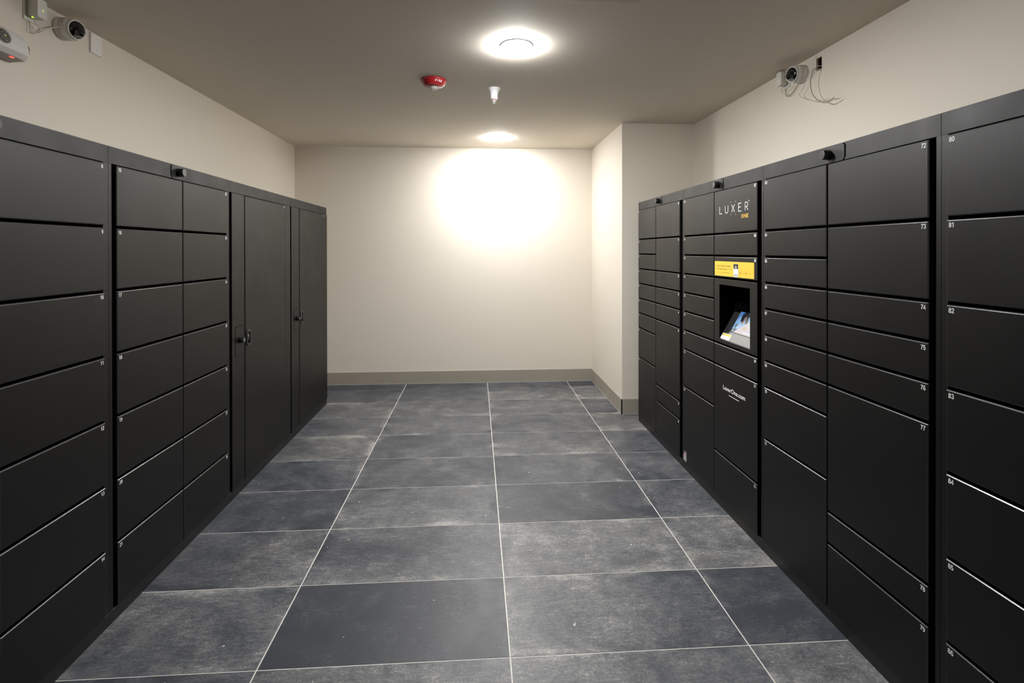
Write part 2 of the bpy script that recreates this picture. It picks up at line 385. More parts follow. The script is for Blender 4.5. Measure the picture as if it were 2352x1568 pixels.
class Unit:
    def __init__(s, side, y0, y1, label, cat='locker'):
        s.side = side; s.y0 = y0; s.w = y1-y0
        s.X = -1.605 if side == 'L' else 1.315
        s.o = 1 if side == 'L' else -1
        s.root = thing('locker_cabinet', (s.X, y0+s.w/2, 0), label, cat, 'parcel locker cabinets along both walls')
        s.depth = .545 if side == 'L' else .575
        s.cols = (.037, .5055, .5125, .968) if side == 'L' else (.0464, .520, .5285, .983)   # door column edges
    def p(s, dep, m, z): return (s.o*dep, m-s.w/2, z)             # local coordinates
    def box(s, mb, d0, d1, m0, m1, z0, z1, mi=0):
        a = s.p(d0, m0, z0); b = s.p(d1, m1, z1); mb.box(a[0], b[0], a[1], b[1], a[2], b[2], mi)
    def panel(s, mb, m0, m1, z0, z1, front=DF, back=-.012, b=.0032, mi=0):
        R = lambda d, e: [s.p(d, m0+e, z0+e), s.p(d, m1-e, z0+e), s.p(d, m1-e, z1-e), s.p(d, m0+e, z1-e)]
        if M['edge'] not in mb.mats: mb.mats.append(M['edge'])
        me_ = mb.mats.index(M['edge'])
        mb.loft([R(back, 0), R(front-b*1.1, 0)], mi, cap1=False, smooth=False)
        mb.loft([R(front-b*1.1, 0), R(front-b*.85, b*.06), R(front-b*.12, b*.82), R(front, b*1.1)], me_, cap0=False, cap1=False, smooth=False)
        mb.add(R(front, b*1.1), [(0,1,2,3)], mi)
    def u(s): return Vector((0, s.o, 0))
    def text(s, mb, txt, dep, m, z, h, **k):
        put_text(mb, txt, s.p(dep, m, z), s.u(), (0,0,1), h, **k)
    def shell(s, near=.0175, farpost=None):
        if farpost is None: farpost = (1-s.cols[3])*s.w-.0012
        mb = MB(M['black'], M['inner'])
        w = s.w; e = .0008
        s.box(mb, -s.depth, -.085, e, w-e, 0.003, ZH1-.001, 1)
        s.box(mb, -.085, 0, e, near, ZK, ZH0-.0005)                          # near stile
        s.box(mb, -.085, -.0035, near, near+.0005, ZK, ZH0, 1)
        s.box(mb, -.085, 0, w-farpost, w-e, ZK, ZH0-.0005)                   # far stile
        s.box(mb, -.085, -.004, e, w-e, ZH0+.002, ZH1-.0015, 1)              # behind header
        s.box(mb, -s.depth, 0, e, .003, ZH0, ZH1-.0002) ; s.box(mb, -s.depth, -.002, w-.003, w-e, .003, ZH1-.0002)
        s.box(mb, -s.depth, -.004, e, w-e, ZH1-.0016, ZH1)
        s.body = mb.build('cabinet_body', s.root)
        mb = MB(M['kick']); R = lambda d, e2: [s.p(d, e, 0), s.p(d, w-e, 0), s.p(d, w-e, ZK-e2), s.p(d, e, ZK-e2)]
        mb.loft([R(-.08, 0), R(-.002, 0), R(0, .002)], smooth=False); mb.build('kick_plate', s.root)
    def header(s, split=.426, knob=True):
        w = s.w; e = .001; g = .0085
        if not knob:
            mb = MB(M['blackh']); s.panel(mb, e, w-e, ZH0, ZH1, front=.001, back=-.004, b=.001); mb.build('header_panel', s.root); return
        mb = MB(M['blackh'])
        a = split*w; c = .011
        def poly(mb, prof):
            n = len(prof)
            mb.loft([[s.p(d, m, z) for m, z in prof] for d in (-.004, .001)], smooth=False)
        # near piece, its far end notched round the cover
        poly(mb, [(e, ZH0), (a-g+c, ZH0), (a-g, ZH0+c), (a-g, ZH1-c), (a-g+c, ZH1), (e, ZH1)])
        mb.build('header_panel', s.root)
        mb = MB(M['blackh'])
        poly(mb, [(a+c, ZH0), (w-e, ZH0), (w-e, ZH1), (a+c, ZH1), (a, ZH1-c), (a, ZH0+c)])
        cov = mb.build('lock_cover', s.root)
        s.knob(cov, a+(.057 if s.side == 'L' else .088 if s.y0 < 0 else .058), (ZH0+ZH1)/2-.0005, .0205, .030)
    def knob(s, parent, m, z, r, ln, dep=.001):
        mb = MB(M['knob'], M['steel']); n = 28
        def ring(d, rr): return [s.p(d, m+rr*math.cos(2*PI*k/n), z+rr*math.sin(2*PI*k/n)) for k in range(n)]
        mb.loft([ring(dep, r), ring(dep+ln*.55, r*.98), ring(dep+ln-.002, r*.90), ring(dep+ln, r*.86), ring(dep+ln-.0008, r*.80)])
        for dy, dz in ((-.0065, -.004), (-.0065, .005), (.0065, -.004), (.0065, .005)):
            mb.loft([[s.p(d, m+dy+rr*math.cos(2*PI*k/10), z+dz+rr*math.sin(2*PI*k/10)) for k in range(10)] for d, rr in ((dep+ln-.001, .0019), (dep+ln+.0006, .0017), (dep+ln+.0012, .0009))], 1)
        return mb.build('lock_knob', parent)
    def doors(s, col, rows, first=None, skip=()):
        w = s.w
        m0, m1 = [q*w for q in (s.cols[:2] if col == 'A' else s.cols[2:])]
        r = 0; num = first; out = []
        for i, k in enumerate(rows):
            z1 = ZT-r*MOD; z0 = ZT-(r+k)*MOD+GAP
            if r+k == 14: z0 = ZK+.004
            r += k
            if i in skip: out.append((None, m0, m1, z0, z1)); continue
            mb = MB(M['black']); s.panel(mb, m0, m1, z0, z1); d = mb.build('locker_door', s.root)
            out.append((d, m0, m1, z0, z1))
            if num is not None:
                tm = MB(M['vinyl']); zb = z1-.0235; ins = .0085
                near_is_left = s.side == 'L'
                left = (col == 'A') == near_is_left       # the door column on the viewer's left
                # viewer's left is near on the L side and far on the R side
                if s.side == 'L': m = m0+ins if left else m1-ins
                else: m = m1-ins if left else m0+ins
                put_number(tm, str(num), s.p(DF+.0003, m, zb), s.u(), .0152, 'L' if left else 'R')
                t = tm.build('door_number', d); t['label'] = 'white number %d' % num
                num += 1
        return out

SEVEN = [2]*7; NINE = [2,1,1,1,1,1,1,2,4]; EIGHT = [2,2,1,1,1,4,1,2]
LY = [-.7145, .2645, 1.2515, 2.2330, 3.2150]
RY = [-1.360, -.3885, .5785, 1.5535, 2.5270]

u = Unit('L', LY[0], LY[1], 'black locker cabinet on the left with wide doors numbered 8 to 14')
u.shell(); u.header(); u.doors('A', SEVEN); u.doors('B', SEVEN, 8)
u = Unit('L', LY[1], LY[2], 'black locker cabinet on the left with doors numbered 15 to 21 and 22 to 28')
u.shell(); u.header(); u.doors('A', SEVEN, 15); u.doors('B', SEVEN, 22)

def tall_unit(y0, y1, num, label, d0, d1):
    u = Unit('L', y0, y1, label)
    u.shell(near=.004, farpost=.003); u.header(knob=False)
    w = u.w; s0 = .030
    mb = MB(M['black'], M['inner'])
    u.panel(mb, s0, d0-.006, ZK+.001, ZT+.002, b=.001, front=.004)
    fp = mb.build('filler_panel', u.root)
    mb = MB(M['black']); u.panel(mb, d1+.007, w-.001, ZK+.001, ZT+.002, b=.0015, front=.006); mb.build('filler_panel', u.root)
    mb = MB(M['black']); u.panel(mb, d0, d1, ZK+.006, ZT); d = mb.build('locker_door', u.root)
    tm = MB(M['vinyl']); put_number(tm, str(num), u.p(DF+.0003, d1-.010, ZT-.0235), u.u(), .0152, 'R')
    tm.build('door_number', d)['label'] = 'white number %d' % num
    # lock plate: rounded plate with a dark shadow line round it
    def rr(m0, m1, z0, z1, r, n=6):
        out = []
        for cx, cz, a0 in ((m1-r, z1-r, 0), (m0+r, z1-r, PI/2), (m0+r, z0+r, PI), (m1-r, z0+r, 1.5*PI)):
            for i in range(n+1): out.append((cx+r*math.cos(a0+i*PI/2/n), cz+r*math.sin(a0+i*PI/2/n)))
        return out
    m0, m1 = d0-.128, d0-.014
    mb = MB(M['black'], M['inner'])
    for (ee, da, db, mi) in ((.0022, .0040, .0043, 1), (0, .0043, .0056, 0)):
        A = rr(m0-ee, m1+ee*.3, .858-ee, 1.043+ee, .016)
        mb.loft([[u.p(dd, m, z) for m, z in A] for dd in (da, db)], mi, smooth=False)
    pl = mb.build('lock_plate', fp)
    u.knob(pl, (m0+m1)/2-.003, .957, .0185, .028, dep=.0056)
    # cup handle on the door
    mb = MB(M['knob'], M['inner'])
    h0, h1 = d0+.008, d0+.066
    A = rr(h0, h1, .902, 1.006, .02); B = rr(h0+.004, h1-.004, .907, 1.001, .018); C = rr(h0+.011, h1-.009, .916, .992, .017)
    mb.loft([[u.p(dd, m, z) for m, z in P] for dd, P in ((DF, A), (DF+.004, A), (DF+.006, B), (DF+.0055, C))], 0, cap1=False, smooth=False)
    mb.loft([[u.p(dd, m, z) for m, z in P] for dd, P in ((DF+.0055, C), (DF+.0008, C))], 1, cap0=False, smooth=False)
    n = 9; rings = []
    for i in range(n):
        t = i/(n-1); m = h0+.014+(h1-h0-.026)*t
        hh = .028+.0095*math.sin(PI*t)
        rings.append([u.p(DF+.001, m, .954-hh), u.p(DF+.0035+.0025*math.sin(PI*t), m, .954), u.p(DF+.001, m, .954+hh)])
    mb.loft(rings, 0, smooth=True)
    mb.build('cup_handle', d)
    return u
tall_unit(LY[2], LY[3], 29, 'tall one-door black locker on the left, the nearer of two', .1985, .8715)
tall_unit(LY[3], LY[4], 30, 'tall one-door black locker at the far end of the left row', .2095, .8745)

u = Unit('R', RY[3], RY[4], 'black locker cabinet at the far end of the right row with doors 31 to 47')
u.cols = (.055, .537, .5455, .985); u.shell(); u.header(); u.doors('B', NINE, 31); u.doors('A', EIGHT, 40)
u = Unit('R', RY[1], RY[2], 'black locker cabinet on the right with doors numbered 63 to 79')
u.cols = (.038, .512, .5205, .982); u.shell(); u.header(); u.doors('B', NINE, 63); u.doors('A', EIGHT, 72)
u = Unit('R', RY[0], RY[1], 'black locker cabinet at the right edge with doors numbered 80 to 86')
u.cols = (.040, .512, .5205, .975); u.shell(); u.header(); u.doors('B', SEVEN, 80); u.doors('A', SEVEN)

# cabinet with the touchscreen kiosk
u = Unit('R', RY[2], RY[3], 'black locker cabinet with logo, yellow sticker and built-in touchscreen')
u.shell(); u.header()
db = u.doors('B', NINE, 48)
w = u.w
# right-hand column 57,58,59,kiosk,60,61,62
da = []
rows = [2,1,1,3,1,4,2]
r = 0; m0, m1 = .0464*w, .520*w; num = 57
for i, k in enumerate(rows):
    z1 = ZT-r*MOD; z0 = ZT-(r+k)*MOD+GAP
    if r+k == 14: z0 = ZK+.004
    r += k
    if i == 3: kz0, kz1 = z0, z1; continue
    mb = MB(M['black']); u.panel(mb, m0, m1, z0, z1); d = mb.build('locker_door', u.root)
    tm = MB(M['vinyl']); put_number(tm, str(num), u.p(DF+.0005, m0+.0085, z1-.0235), u.u(), .0152, 'R')
    t = tm.build('door_number', d); t['label'] = 'white number %d' % num; num += 1
    da.append((d, z0, z1))
Y2m = lambda y: y-RY[2]                        # world Y to distance along this cabinet
dep = DF+.0004
# logo on door 57: thin strokes
U = (0,-1,0); V = (0,0,1)
O = lambda y, z, e=0: u.p(dep+e, Y2m(y), z)
ZB, ZTOP = 1.7262, 1.7690; H = ZTOP-ZB; SW = .0032
def letter(ch, paths, y, z, wd, mat, col, closed=False):
    m_ = MB(M[mat])
    for p_ in paths: stroke(m_, p_, O(y, z), U, V, wd, 0, closed)
    o_ = m_.build('logo_letter', da[0][0]); o_['label'] = '%s logo letter %s' % (col, ch)
L2 = lambda ch, paths, y: letter(ch, paths, y, ZB, SW, 'vinyl', 'thin white')
L2('L', [[(0, H), (0, 0), (.030, 0)]], 1.0190)
L2('U', [[(0, H), (0, .0150)] + [(.0165-.0165*math.cos(a), .0150-.0155*math.sin(a)) for a in [PI*i/12 for i in range(13)]] + [(.033, .0150), (.033, H)]], .9537)
L2('X', [[(0, H), (.034, 0)], [(.034, H), (0, 0)]], .8812)
L2('E', [[(.029, H), (.0, H), (0, 0), (.029, 0)], [(0, H*.52), (.023, H*.52)]], .8058)
L2('R', [[(0, 0), (0, H), (.014, H)] + [(.014+.0125*math.sin(a), H-.0115+.0115*math.cos(a)) for a in [PI*i/10 for i in range(1, 11)]] + [(0, H-.023)], [(.013, H-.023), (.0285, 0)]], .7375)
for (y, z, rr_) in ((.8885, 1.7838, .0021), (.8372, 1.7838, .0021), (.8885, 1.7122, .0021), (.8372, 1.7122, .0021), (.7000, 1.7750, .0033)):
    c = O(y, z); m_ = MB(M['vinyl']); m_.add([(c[0], c[1]+rr_*math.cos(2*PI*k/14), c[2]+rr_*math.sin(2*PI*k/14)) for k in range(14)], [tuple(range(14))])
    m_.build('logo_dot', da[0][0])['label'] = 'small white logo dot'
h3 = .0200
L3 = lambda ch, paths, y, closed=False: letter(ch, paths, y, 1.6876, .0037, 'orange', 'small orange', closed)
L3('O', [[(.0108-.0086*math.cos(a), h3/2+(h3/2-.002)*math.sin(a)) for a in [2*PI*i/20 for i in range(20)]]], .7765, True)
L3('N', [[(.002, 0), (.002, h3)], [(.019, 0), (.019, h3)], [(.003, h3-.001), (.018, .001)]], .7500)
L3('E', [[(.017, h3-.002), (.002, h3-.002), (.002, .002), (.017, .002)], [(.002, h3/2), (.015, h3/2)]], .7235)
# yellow sticker on door 59
ks = MB(M['yellow'], M['ink'], M['inkfaint'], M['whitebright'], M['knob'], M['greyplastic'])
def rrect(y0, y1, z0, z1, r, e, mi, n=5):
    pts = []
    for cy, cz, a0 in ((y0-r, z1-r, PI/2), (y1+r, z1-r, 0), (y1+r, z0+r, -PI/2), (y0-r, z0+r, -PI)):
        for i in range(n+1):
            a = a0-i*PI/2/n if False else a0
            a = a0+ (PI/2)*(1-i/n) if False else a0
        # corners written out clockwise from the top left
    def arc(cy, cz, a0, a1): return [(cy, cz, a0+(a1-a0)*i/n) for i in range(n+1)]
    for cy, cz, a in arc(y0-r, z1-r, PI, PI/2)+arc(y1+r, z1-r, PI/2, 0)+arc(y1+r, z0+r, 0, -PI/2)+arc(y0-r, z0+r, -PI/2, -PI):
        pts.append(O(cy-r*math.cos(a), cz+r*math.sin(a), e))
    ks.add(pts, [tuple(range(len(pts)))], mi)
rrect(1.0790, .6500, 1.3640, 1.4490, .004, 0, 0)
def kt(txt, y, z, h, wd, mi, bold=0.0): put_text(ks, txt, O(y, z, .0003), U, V, h, width=wd, mi=mi, bold=bold)
kt('Open lockers straight', 1.0540, 1.4180, .0115, .166, 1)
kt('from your phone.', 1.0540, 1.4000, .0115, .128, 1)
kt('Download the free', 1.0540, 1.3820, .0062, .076, 2); kt('Luxer One app', .9740, 1.3820, .0062, .064, 1)
stroke(ks, [(0, 0), (.030, 0)], O(.9120, 1.4045, .0003), U, V, .0014, 1)
a0 = O(.8810, 1.4045, .0003); ks.add([(a0[0], a0[1]+.006, a0[2]+.004), (a0[0], a0[1]+.006, a0[2]-.004), (a0[0], a0[1]-.002, a0[2])], [(0,1,2)], 1)
rrect(.8590, .8070, 1.3645, 1.4375, .005, .0003, 5)      # phone picture
rrect(.8570, .8090, 1.4100, 1.4360, .003, .0006, 4)
rrect(.8430, .8220, 1.4130, 1.4260, .003, .0009, 5)
rrect(.8570, .8090, 1.3650, 1.4100, .0015, .0006, 3)
rrect(.8530, .8120, 1.3740, 1.3775, .001, .0009, 4); rrect(.8530, .8120, 1.3675, 1.3690, .0006, .0009, 5)
for (ya, yb) in ((.7950, .7400), (.7370, .6820)):
    A = [(0, 0), (ya-yb, 0), (ya-yb, .0165), (0, .0165)]
    stroke(ks, A, O(ya, 1.3810, .0003), U, V, .0008, 2, closed=True)
    rrect(ya-.019, yb+.006, 1.3865, 1.3895, .001, .0003, 2)
c = O(.7860, 1.3893, .0003); ks.add([(c[0], c[1]+.004*math.cos(2*PI*k/10), c[2]+.005*math.sin(2*PI*k/10)) for k in range(10)], [tuple(range(10))], 1)
c = O(.7280, 1.3893, .0003); ks.add([(c[0], c[1]+.004, c[2]+.005), (c[0], c[1]+.004, c[2]-.005), (c[0], c[1]-.004, c[2])], [(0,1,2)], 1)
ks.build('instruction_sticker', da[2][0])['label'] = 'yellow app sticker with phone picture'
# web address on door 61
wa = MB(M['vinyl']); put_text(wa, 'LuxerOne.com', O(.9760, .7090), U, V, .0235, width=.240, bold=.012)
stroke(wa, [(0, 0), (.112, 0)], O(.9110, .6885), U, V, .0034)
wa.build('web_address', da[4][0])['label'] = 'white LuxerOne.com lettering underlined'
# flag sticker low on door 56
fm = MB(M['flagwhite'], M['flagred'], M['flagblue'], M['flagink'])
y0, y1, zt, zm, zb = 1.5350, 1.4890, .1330, .0980, .0670
def fq(a, b, c, d, mi, e): fm.add([O(a, c, e), O(b, c, e), O(b, d, e), O(a, d, e)], [(0,1,2,3)], mi)
fq(y0, y1, zt, zb, 0, 0)
for i in range(7): z = zt-(zt-zm)*(2*i)/13; fq(y0, y1, z, z-(zt-zm)/13, 1, .0002)
fq(y0, y0-.022, zt, zt-(zt-zm)*7/13, 2, .0004)
for i in range(3): fq(y0-.006, y1+.006, zm-.007-i*.008, zm-.0105-i*.008, 3, .0002)
fm.build('flag_sticker', db[8][0])['label'] = 'small flag sticker'

# kiosk: frame with opening, cavity and sloping touchscreen panel
oy0, oy1, oz0, oz1 = Y2m(.6900), Y2m(1.0225), .9925, 1.3130
mb = MB(M['black'], M['inner'], M['panelgrey'], M['panelblack'], M['edge'])
def frame_ring(d, e_out, e_in):
    return ([u.p(d, m0+e_out, kz0+e_out), u.p(d, m1-e_out, kz0+e_out), u.p(d, m1-e_out, kz1-e_out), u.p(d, m0+e_out, kz1-e_out)],
            [u.p(d, oy0-e_in, oz0-e_in), u.p(d, oy1+e_in, oz0-e_in), u.p(d, oy1+e_in, oz1+e_in), u.p(d, oy0-e_in, oz1+e_in)])
fo, fi = frame_ring(DF, .0022, 0)
mb.add(fo+fi, [(k, (k+1) % 4, 4+(k+1) % 4, 4+k) for k in range(4)], 0)
bo, _ = frame_ring(-.012, 0, 0); go, _ = frame_ring(DF-.0022, 0, 0)
mb.loft([bo, go], 0, cap0=False, cap1=False, smooth=False); mb.loft([go, fo], 4, cap0=False, cap1=False, smooth=False)
# cavity: lip, side walls, ceiling, back
xs = lambda z: -(-.005)-(z-1.0)/1.72        # depth coordinate of sloping panel: x = 1.312+(z-1)/1.72
CD = -.30
def q4(pts, mi): mb.add([u.p(*p) for p in pts], [(0,1,2,3)], mi)
for yy in (oy0, oy1):
    q4([(DF, yy, oz0), (CD, yy, oz0), (CD, yy, oz1), (DF, yy, oz1)], 1)
q4([(DF, oy0, oz1), (CD, oy0, oz1), (CD, oy1, oz1), (DF, oy1, oz1)], 1)
q4([(CD, oy0, oz0), (CD, oy1, oz0), (CD, oy1, oz1), (CD, oy0, oz1)], 1)
def sd(z): return .003-(z-1.0)/1.72
q4([(DF, oy0, oz0), (DF, oy1, oz0), (sd(oz0+.004), oy1, oz0+.004), (sd(oz0+.004), oy0, oz0+.004)], 0)
za, zc_ = oz0+.004, 1.0425; ya, yc_ = Y2m(.998), Y2m(.947)
q4([(sd(za), oy0, za), (sd(za), ya, za), (sd(zc_), yc_, zc_), (sd(zc_), oy0, zc_)], 2)
q4([(sd(za), ya, za), (sd(za), oy1, za), (sd(zc_), oy1, zc_), (sd(zc_), yc_, zc_)], 3)  # diagonal grey and black split puts the ledge's shadow edge into the colour
q4([(sd(zc_), oy0, zc_), (sd(zc_), oy1, zc_), (sd(1.190), oy1, 1.190), (sd(1.190), oy0, 1.190)], 3)
q4([(sd(1.190), oy0, 1.190), (sd(1.190), oy1, 1.190), (CD, oy1, 1.190), (CD, oy0, 1.190)], 1)
for z in (1.052, 1.118, 1.168):
    c = Vector(u.p(sd(z)+.0008, Y2m(1.0125), z)); mb.lathe([(.0016, 0), (.0012, .0012)], c, 8, 0)
kiosk = mb.build('kiosk_recess', u.root)
# touchscreen lying on the slope; su runs to the viewer's right, sv up the slope
nrm = Vector((-1, 0, 1/1.72)).normalized(); sv = Vector((1/1.72, 0, 1)).normalized(); su = Vector((0, -1, 0))
S0 = Vector(u.p(sd(1.0445), Y2m(.945), 1.0445)); SWD, SHT = .226, .1490
mats = [plain('screen_frame', (.55,.55,.56), .35), scr('blue', (.10,.32,.85), .75), scr('lightblue', (.30,.58,.98), .95), scr('dark', (.012,.012,.03), .5),
        scr('skin', (.62,.42,.34), .6), scr('green', (.10,.28,.10), .6), scr('glare', (.80,.76,.80), .9), scr('tan', (.85,.66,.50), .8), scr('white', (.85,.90,1.0), 1.0), scr('navy', (.02,.03,.12), .5), scr('haze', (.45,.68,.98), .95)]
ts = MB(*mats)
def sp(a, b, e=0): return S0+su*(a*SWD)+sv*(b*SHT)+nrm*e
def shape(pts, mi, e): ts.add([sp(a, b, e) for a, b in pts], [tuple(range(len(pts)))], mi)
ts.loft([[sp(a, b, e) for a, b in ((-.007,-.002),(1.007,-.002),(1.007,1.012),(-.007,1.012))] for e in (.0004, .0040)], 0, smooth=False)
shape([(0,0),(1,0),(1,1),(0,1)], 1, .0043)
def ell(cx, cy, rx, ry, mi, e, n=22, wob=0.0): shape([(cx+rx*(1+wob*math.sin(7*2*PI*k/n))*math.cos(2*PI*k/n), cy+ry*(1+wob*math.sin(5*2*PI*k/n))*math.sin(2*PI*k/n)) for k in range(n)], mi, e)
shape([(0,.93),(1,.93),(1,1),(0,1)], 9, .0045)
shape([(.0,.12),(.30,.16),(.60,.50),(.62,.78),(.40,.86),(.12,.74),(.0,.45)], 2, .0046)
shape([(.05,.10),(.22,.14),(.36,.32),(.22,.50),(.08,.34)], 10, .0047)
shape([(.128,.0),(1,.0),(1,1),(.965,1)], 6, .0052)  # pale diagonal glare drawn into the glowing screen picture
shape([(.0,.0),(.085,.0),(.225,.165),(.12,.17),(.0,.10)], 9, .0050)
shape([(.03,.035),(.10,.06),(.12,.10),(.03,.08)], 10, .0051)
ell(.10, .26, .030, .075, 5, .0050, wob=.3); ell(.125, .33, .022, .05, 5, .0051, wob=.3)
shape([(.38,.62),(.42,.70),(.50,.60),(.52,.49),(.46,.41),(.40,.50)], 3, .0052)
shape([(.26,.50),(.33,.56),(.36,.50),(.33,.40),(.29,.36)], 4, .0050)
shape([(.155,.78),(.20,.86),(.28,.89),(.36,.88),(.44,.83),(.49,.74),(.47,.64),(.41,.60),(.38,.68),(.33,.72),(.305,.64),(.32,.53),(.28,.50),(.235,.45),(.19,.52),(.165,.60),(.145,.70)], 3, .0056)
ell(.350, .620, .038, .095, 4, .0060)
shape([(.13,.012),(.95,.012),(.95,.040),(.15,.035)], 7, .0060)
shape([(.545,.058),(.87,.050),(.87,.112),(.545,.118)], 8, .0063)
shape([(.465,.335),(.425,.17),(.64,.22),(.56,.30)], 7, .0058)
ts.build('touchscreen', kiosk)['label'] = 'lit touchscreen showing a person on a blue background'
# information card on the ledge corner
cm = MB(M['whitebright'], M['yellow'], M['ink'], M['inkfaint'])
C0 = Vector(u.p(sd(.9975), Y2m(1.0180), .9975))
def cp(a, b, e): return C0+su*a+sv*b+nrm*e
def cs(a0, a1, b0, b1, mi, e): cm.add([cp(a0, b0, e), cp(a1, b0, e), cp(a1, b1, e), cp(a0, b1, e)], [(0,1,2,3)], mi)
cs(0, .100, 0, .036, 0, .0006); cs(.003, .097, .022, .034, 1, .0009); cs(.006, .016, .025, .031, 2, .0012); cs(.018, .044, .0265, .0290, 3, .0012); cs(.052, .084, .0265, .0290, 3, .0012)
cm.build('information_card', kiosk)['label'] = 'white and yellow card'

# ---------------------------------------------------------------- ceiling things
def ceiling_light(x, y, label, k=1.0):
    t = thing('ceiling_light', (x, y, ZC), label, 'ceiling light', 'round ceiling downlights')
    mb = MB(M['trim']); n = 48
    mb.lathe([(.094, 0), (.094, -.0025), (.090, -.0045), (.085, -.0048)], n=n)
    mb.build('trim_ring', t)
    mb = MB(lampmat(k)); mb.lathe([(.082, -.005), (.082, -.008), (.079, -.0125), (.068, -.0155), (.045, -.0170), (.003, -.0175)], n=n)
    mb.build('diffuser', t)
ceiling_light(.106, 1.012, 'large glowing round ceiling light right of the fire alarm', 1.18)
ceiling_light(.095, 3.372, 'glowing round ceiling light close to the far wall', 0.70)
ceiling_light(.106, -1.35, 'round ceiling light above the camera position', 0.15)
ceiling_light(.106, -3.70, 'round ceiling light near the rear of the room', 0.20)

# fire alarm strobe
t = thing('fire_alarm', (-.415, 1.627, ZC), 'round red fire alarm with clear strobe lens on the ceiling', 'fire alarm')
mb = MB(M['alarm'], M['alarmface'])
mb.lathe([(.083, 0), (.088, -.003), (.0885, -.009), (.083, -.016), (.072, -.033), (.0665, -.0405), (.064, -.042)], n=48)
mb.build('alarm_housing', t)
mb = MB(M['alarmface'], M['alarm'])
mb.lathe([(.0625, -.0421), (.061, -.0435), (.030, -.0475), (.0275, -.0485)], n=40)
mb.build('alarm_face', t)
mb = MB(M['clear'], M['metal'])
mb.lathe([(.0255, -.0486), (.0258, -.055), (.0235, -.0625), (.016, -.0680), (.002, -.0700)], n=12, smooth=False)
mb.build('strobe_lens', t)
mb = MB(M['metal'], M['knob']); mb.box(-.010, .010, -.004, .004, -.060, -.050); mb.box(-.016, -.012, -.003, .003, -.058, -.050, 1); mb.box(.012, .016, -.003, .003, -.058, -.050, 1); mb.build('flash_tube', t)
mb = MB(M['metal']); mb.lathe([(.0265, -.0480), (.0285, -.0492), (.0265, -.0500)], n=24); mb.build('lens_ring', t)
mb = MB(M['vinyl'])
rt, rb, zt_, zb_ = .0853, .0742, -.0142, -.0305
for i, ch in enumerate('FIRE'):
    az = -PI/2+math.radians(15.5+9.5*i)
    er = Vector((math.cos(az), math.sin(az), 0)); et = Vector((-math.sin(az), math.cos(az), 0))
    a = er*rb+Vector((0, 0, zb_)); b = er*rt+Vector((0, 0, zt_)); vd = (b-a).normalized()
    nn = et.cross(vd); nn = nn if nn.dot(er) > 0 else -nn
    wch = .0095 if ch != 'I' else .003
    put_text(mb, ch, a+nn*.0008-et*(wch/2)+vd*.001, et, vd, .0145, width=wch, bold=.02)
mb.build('fire_lettering', t)['label'] = 'white FIRE lettering'

# sprinkler
t = thing('fire_sprinkler', (.005, 1.78, ZC), 'white bell-shaped fire sprinkler hanging between the ceiling lights', 'sprinkler')
mb = MB(M['sprink'])
mb.lathe([(.044, 0), (.0455, -.002), (.0440, -.0055), (.038, -.014), (.031, -.030), (.0275, -.040), (.0265, -.060), (.0255, -.078), (.0235, -.081), (.014, -.0805), (.0135, -.074)], n=40)
mb.build('escutcheon', t)
mb = MB(M['pink'], M['sprink'])
mb.lathe([(.0125, -.0790), (.0125, -.0850), (.009, -.0880), (.004, -.0885)], n=20); mb.build('sprinkler_body', t)
mb = MB(M['sprink'])
for sgn in (-1, 1): mb.tube([(sgn*.009, 0, -.0845), (sgn*.0078, 0, -.096), (sgn*.0025, 0, -.105)], .0013)
mb.lathe([(.0032, -.1030), (.0032, -.1095)], n=10)
mb.build('frame_arms', t)
mb = MB(M['sprink']); n = 12
for k in range(n):
    a = 2*PI*k/n; c, s_ = math.cos(a), math.sin(a); pc, ps = -s_*.0020, c*.0020
    mb.add([(c*.002-pc, s_*.002-ps, -.1085), (c*.002+pc, s_*.002+ps, -.1085), (c*.0135+pc, s_*.0135+ps, -.1110), (c*.0135-pc, s_*.0135-ps, -.1110),
            (c*.002-pc, s_*.002-ps, -.1095), (c*.002+pc, s_*.002+ps, -.1095), (c*.0135+pc, s_*.0135+ps, -.1120), (c*.0135-pc, s_*.0135-ps, -.1120)],
           [(0,1,2,3),(4,5,6,7),(0,1,5,4),(1,2,6,5),(2,3,7,6),(3,0,4,7)])
mb.build('deflector', t)

# ceiling vent, only its far edge shows at the top of the photo
t = thing('ceiling_vent', (.336, .168, ZC), 'pale ceiling vent cut off by the top edge of the view', 'vent')
mb = MB(M['ventm']); h = .30
for a in (-1, 1):
    mb.box(-h, h, a*h, a*(h-.03), -.007, 0); mb.box(a*h, a*(h-.03), -h+.03, h-.03, -.007, 0)
mb.build('vent_frame', t)
mb = MB(M['ventm'])
for i in range(18):
    y = -h+.045+i*.0300; mb.add([(-h+.03, y, -.001), (h-.03, y, -.001), (h-.03, y+.016, -.006), (-h+.03, y+.016, -.006)], [(0,1,2,3)])
mb.build('vent_louvres', t)

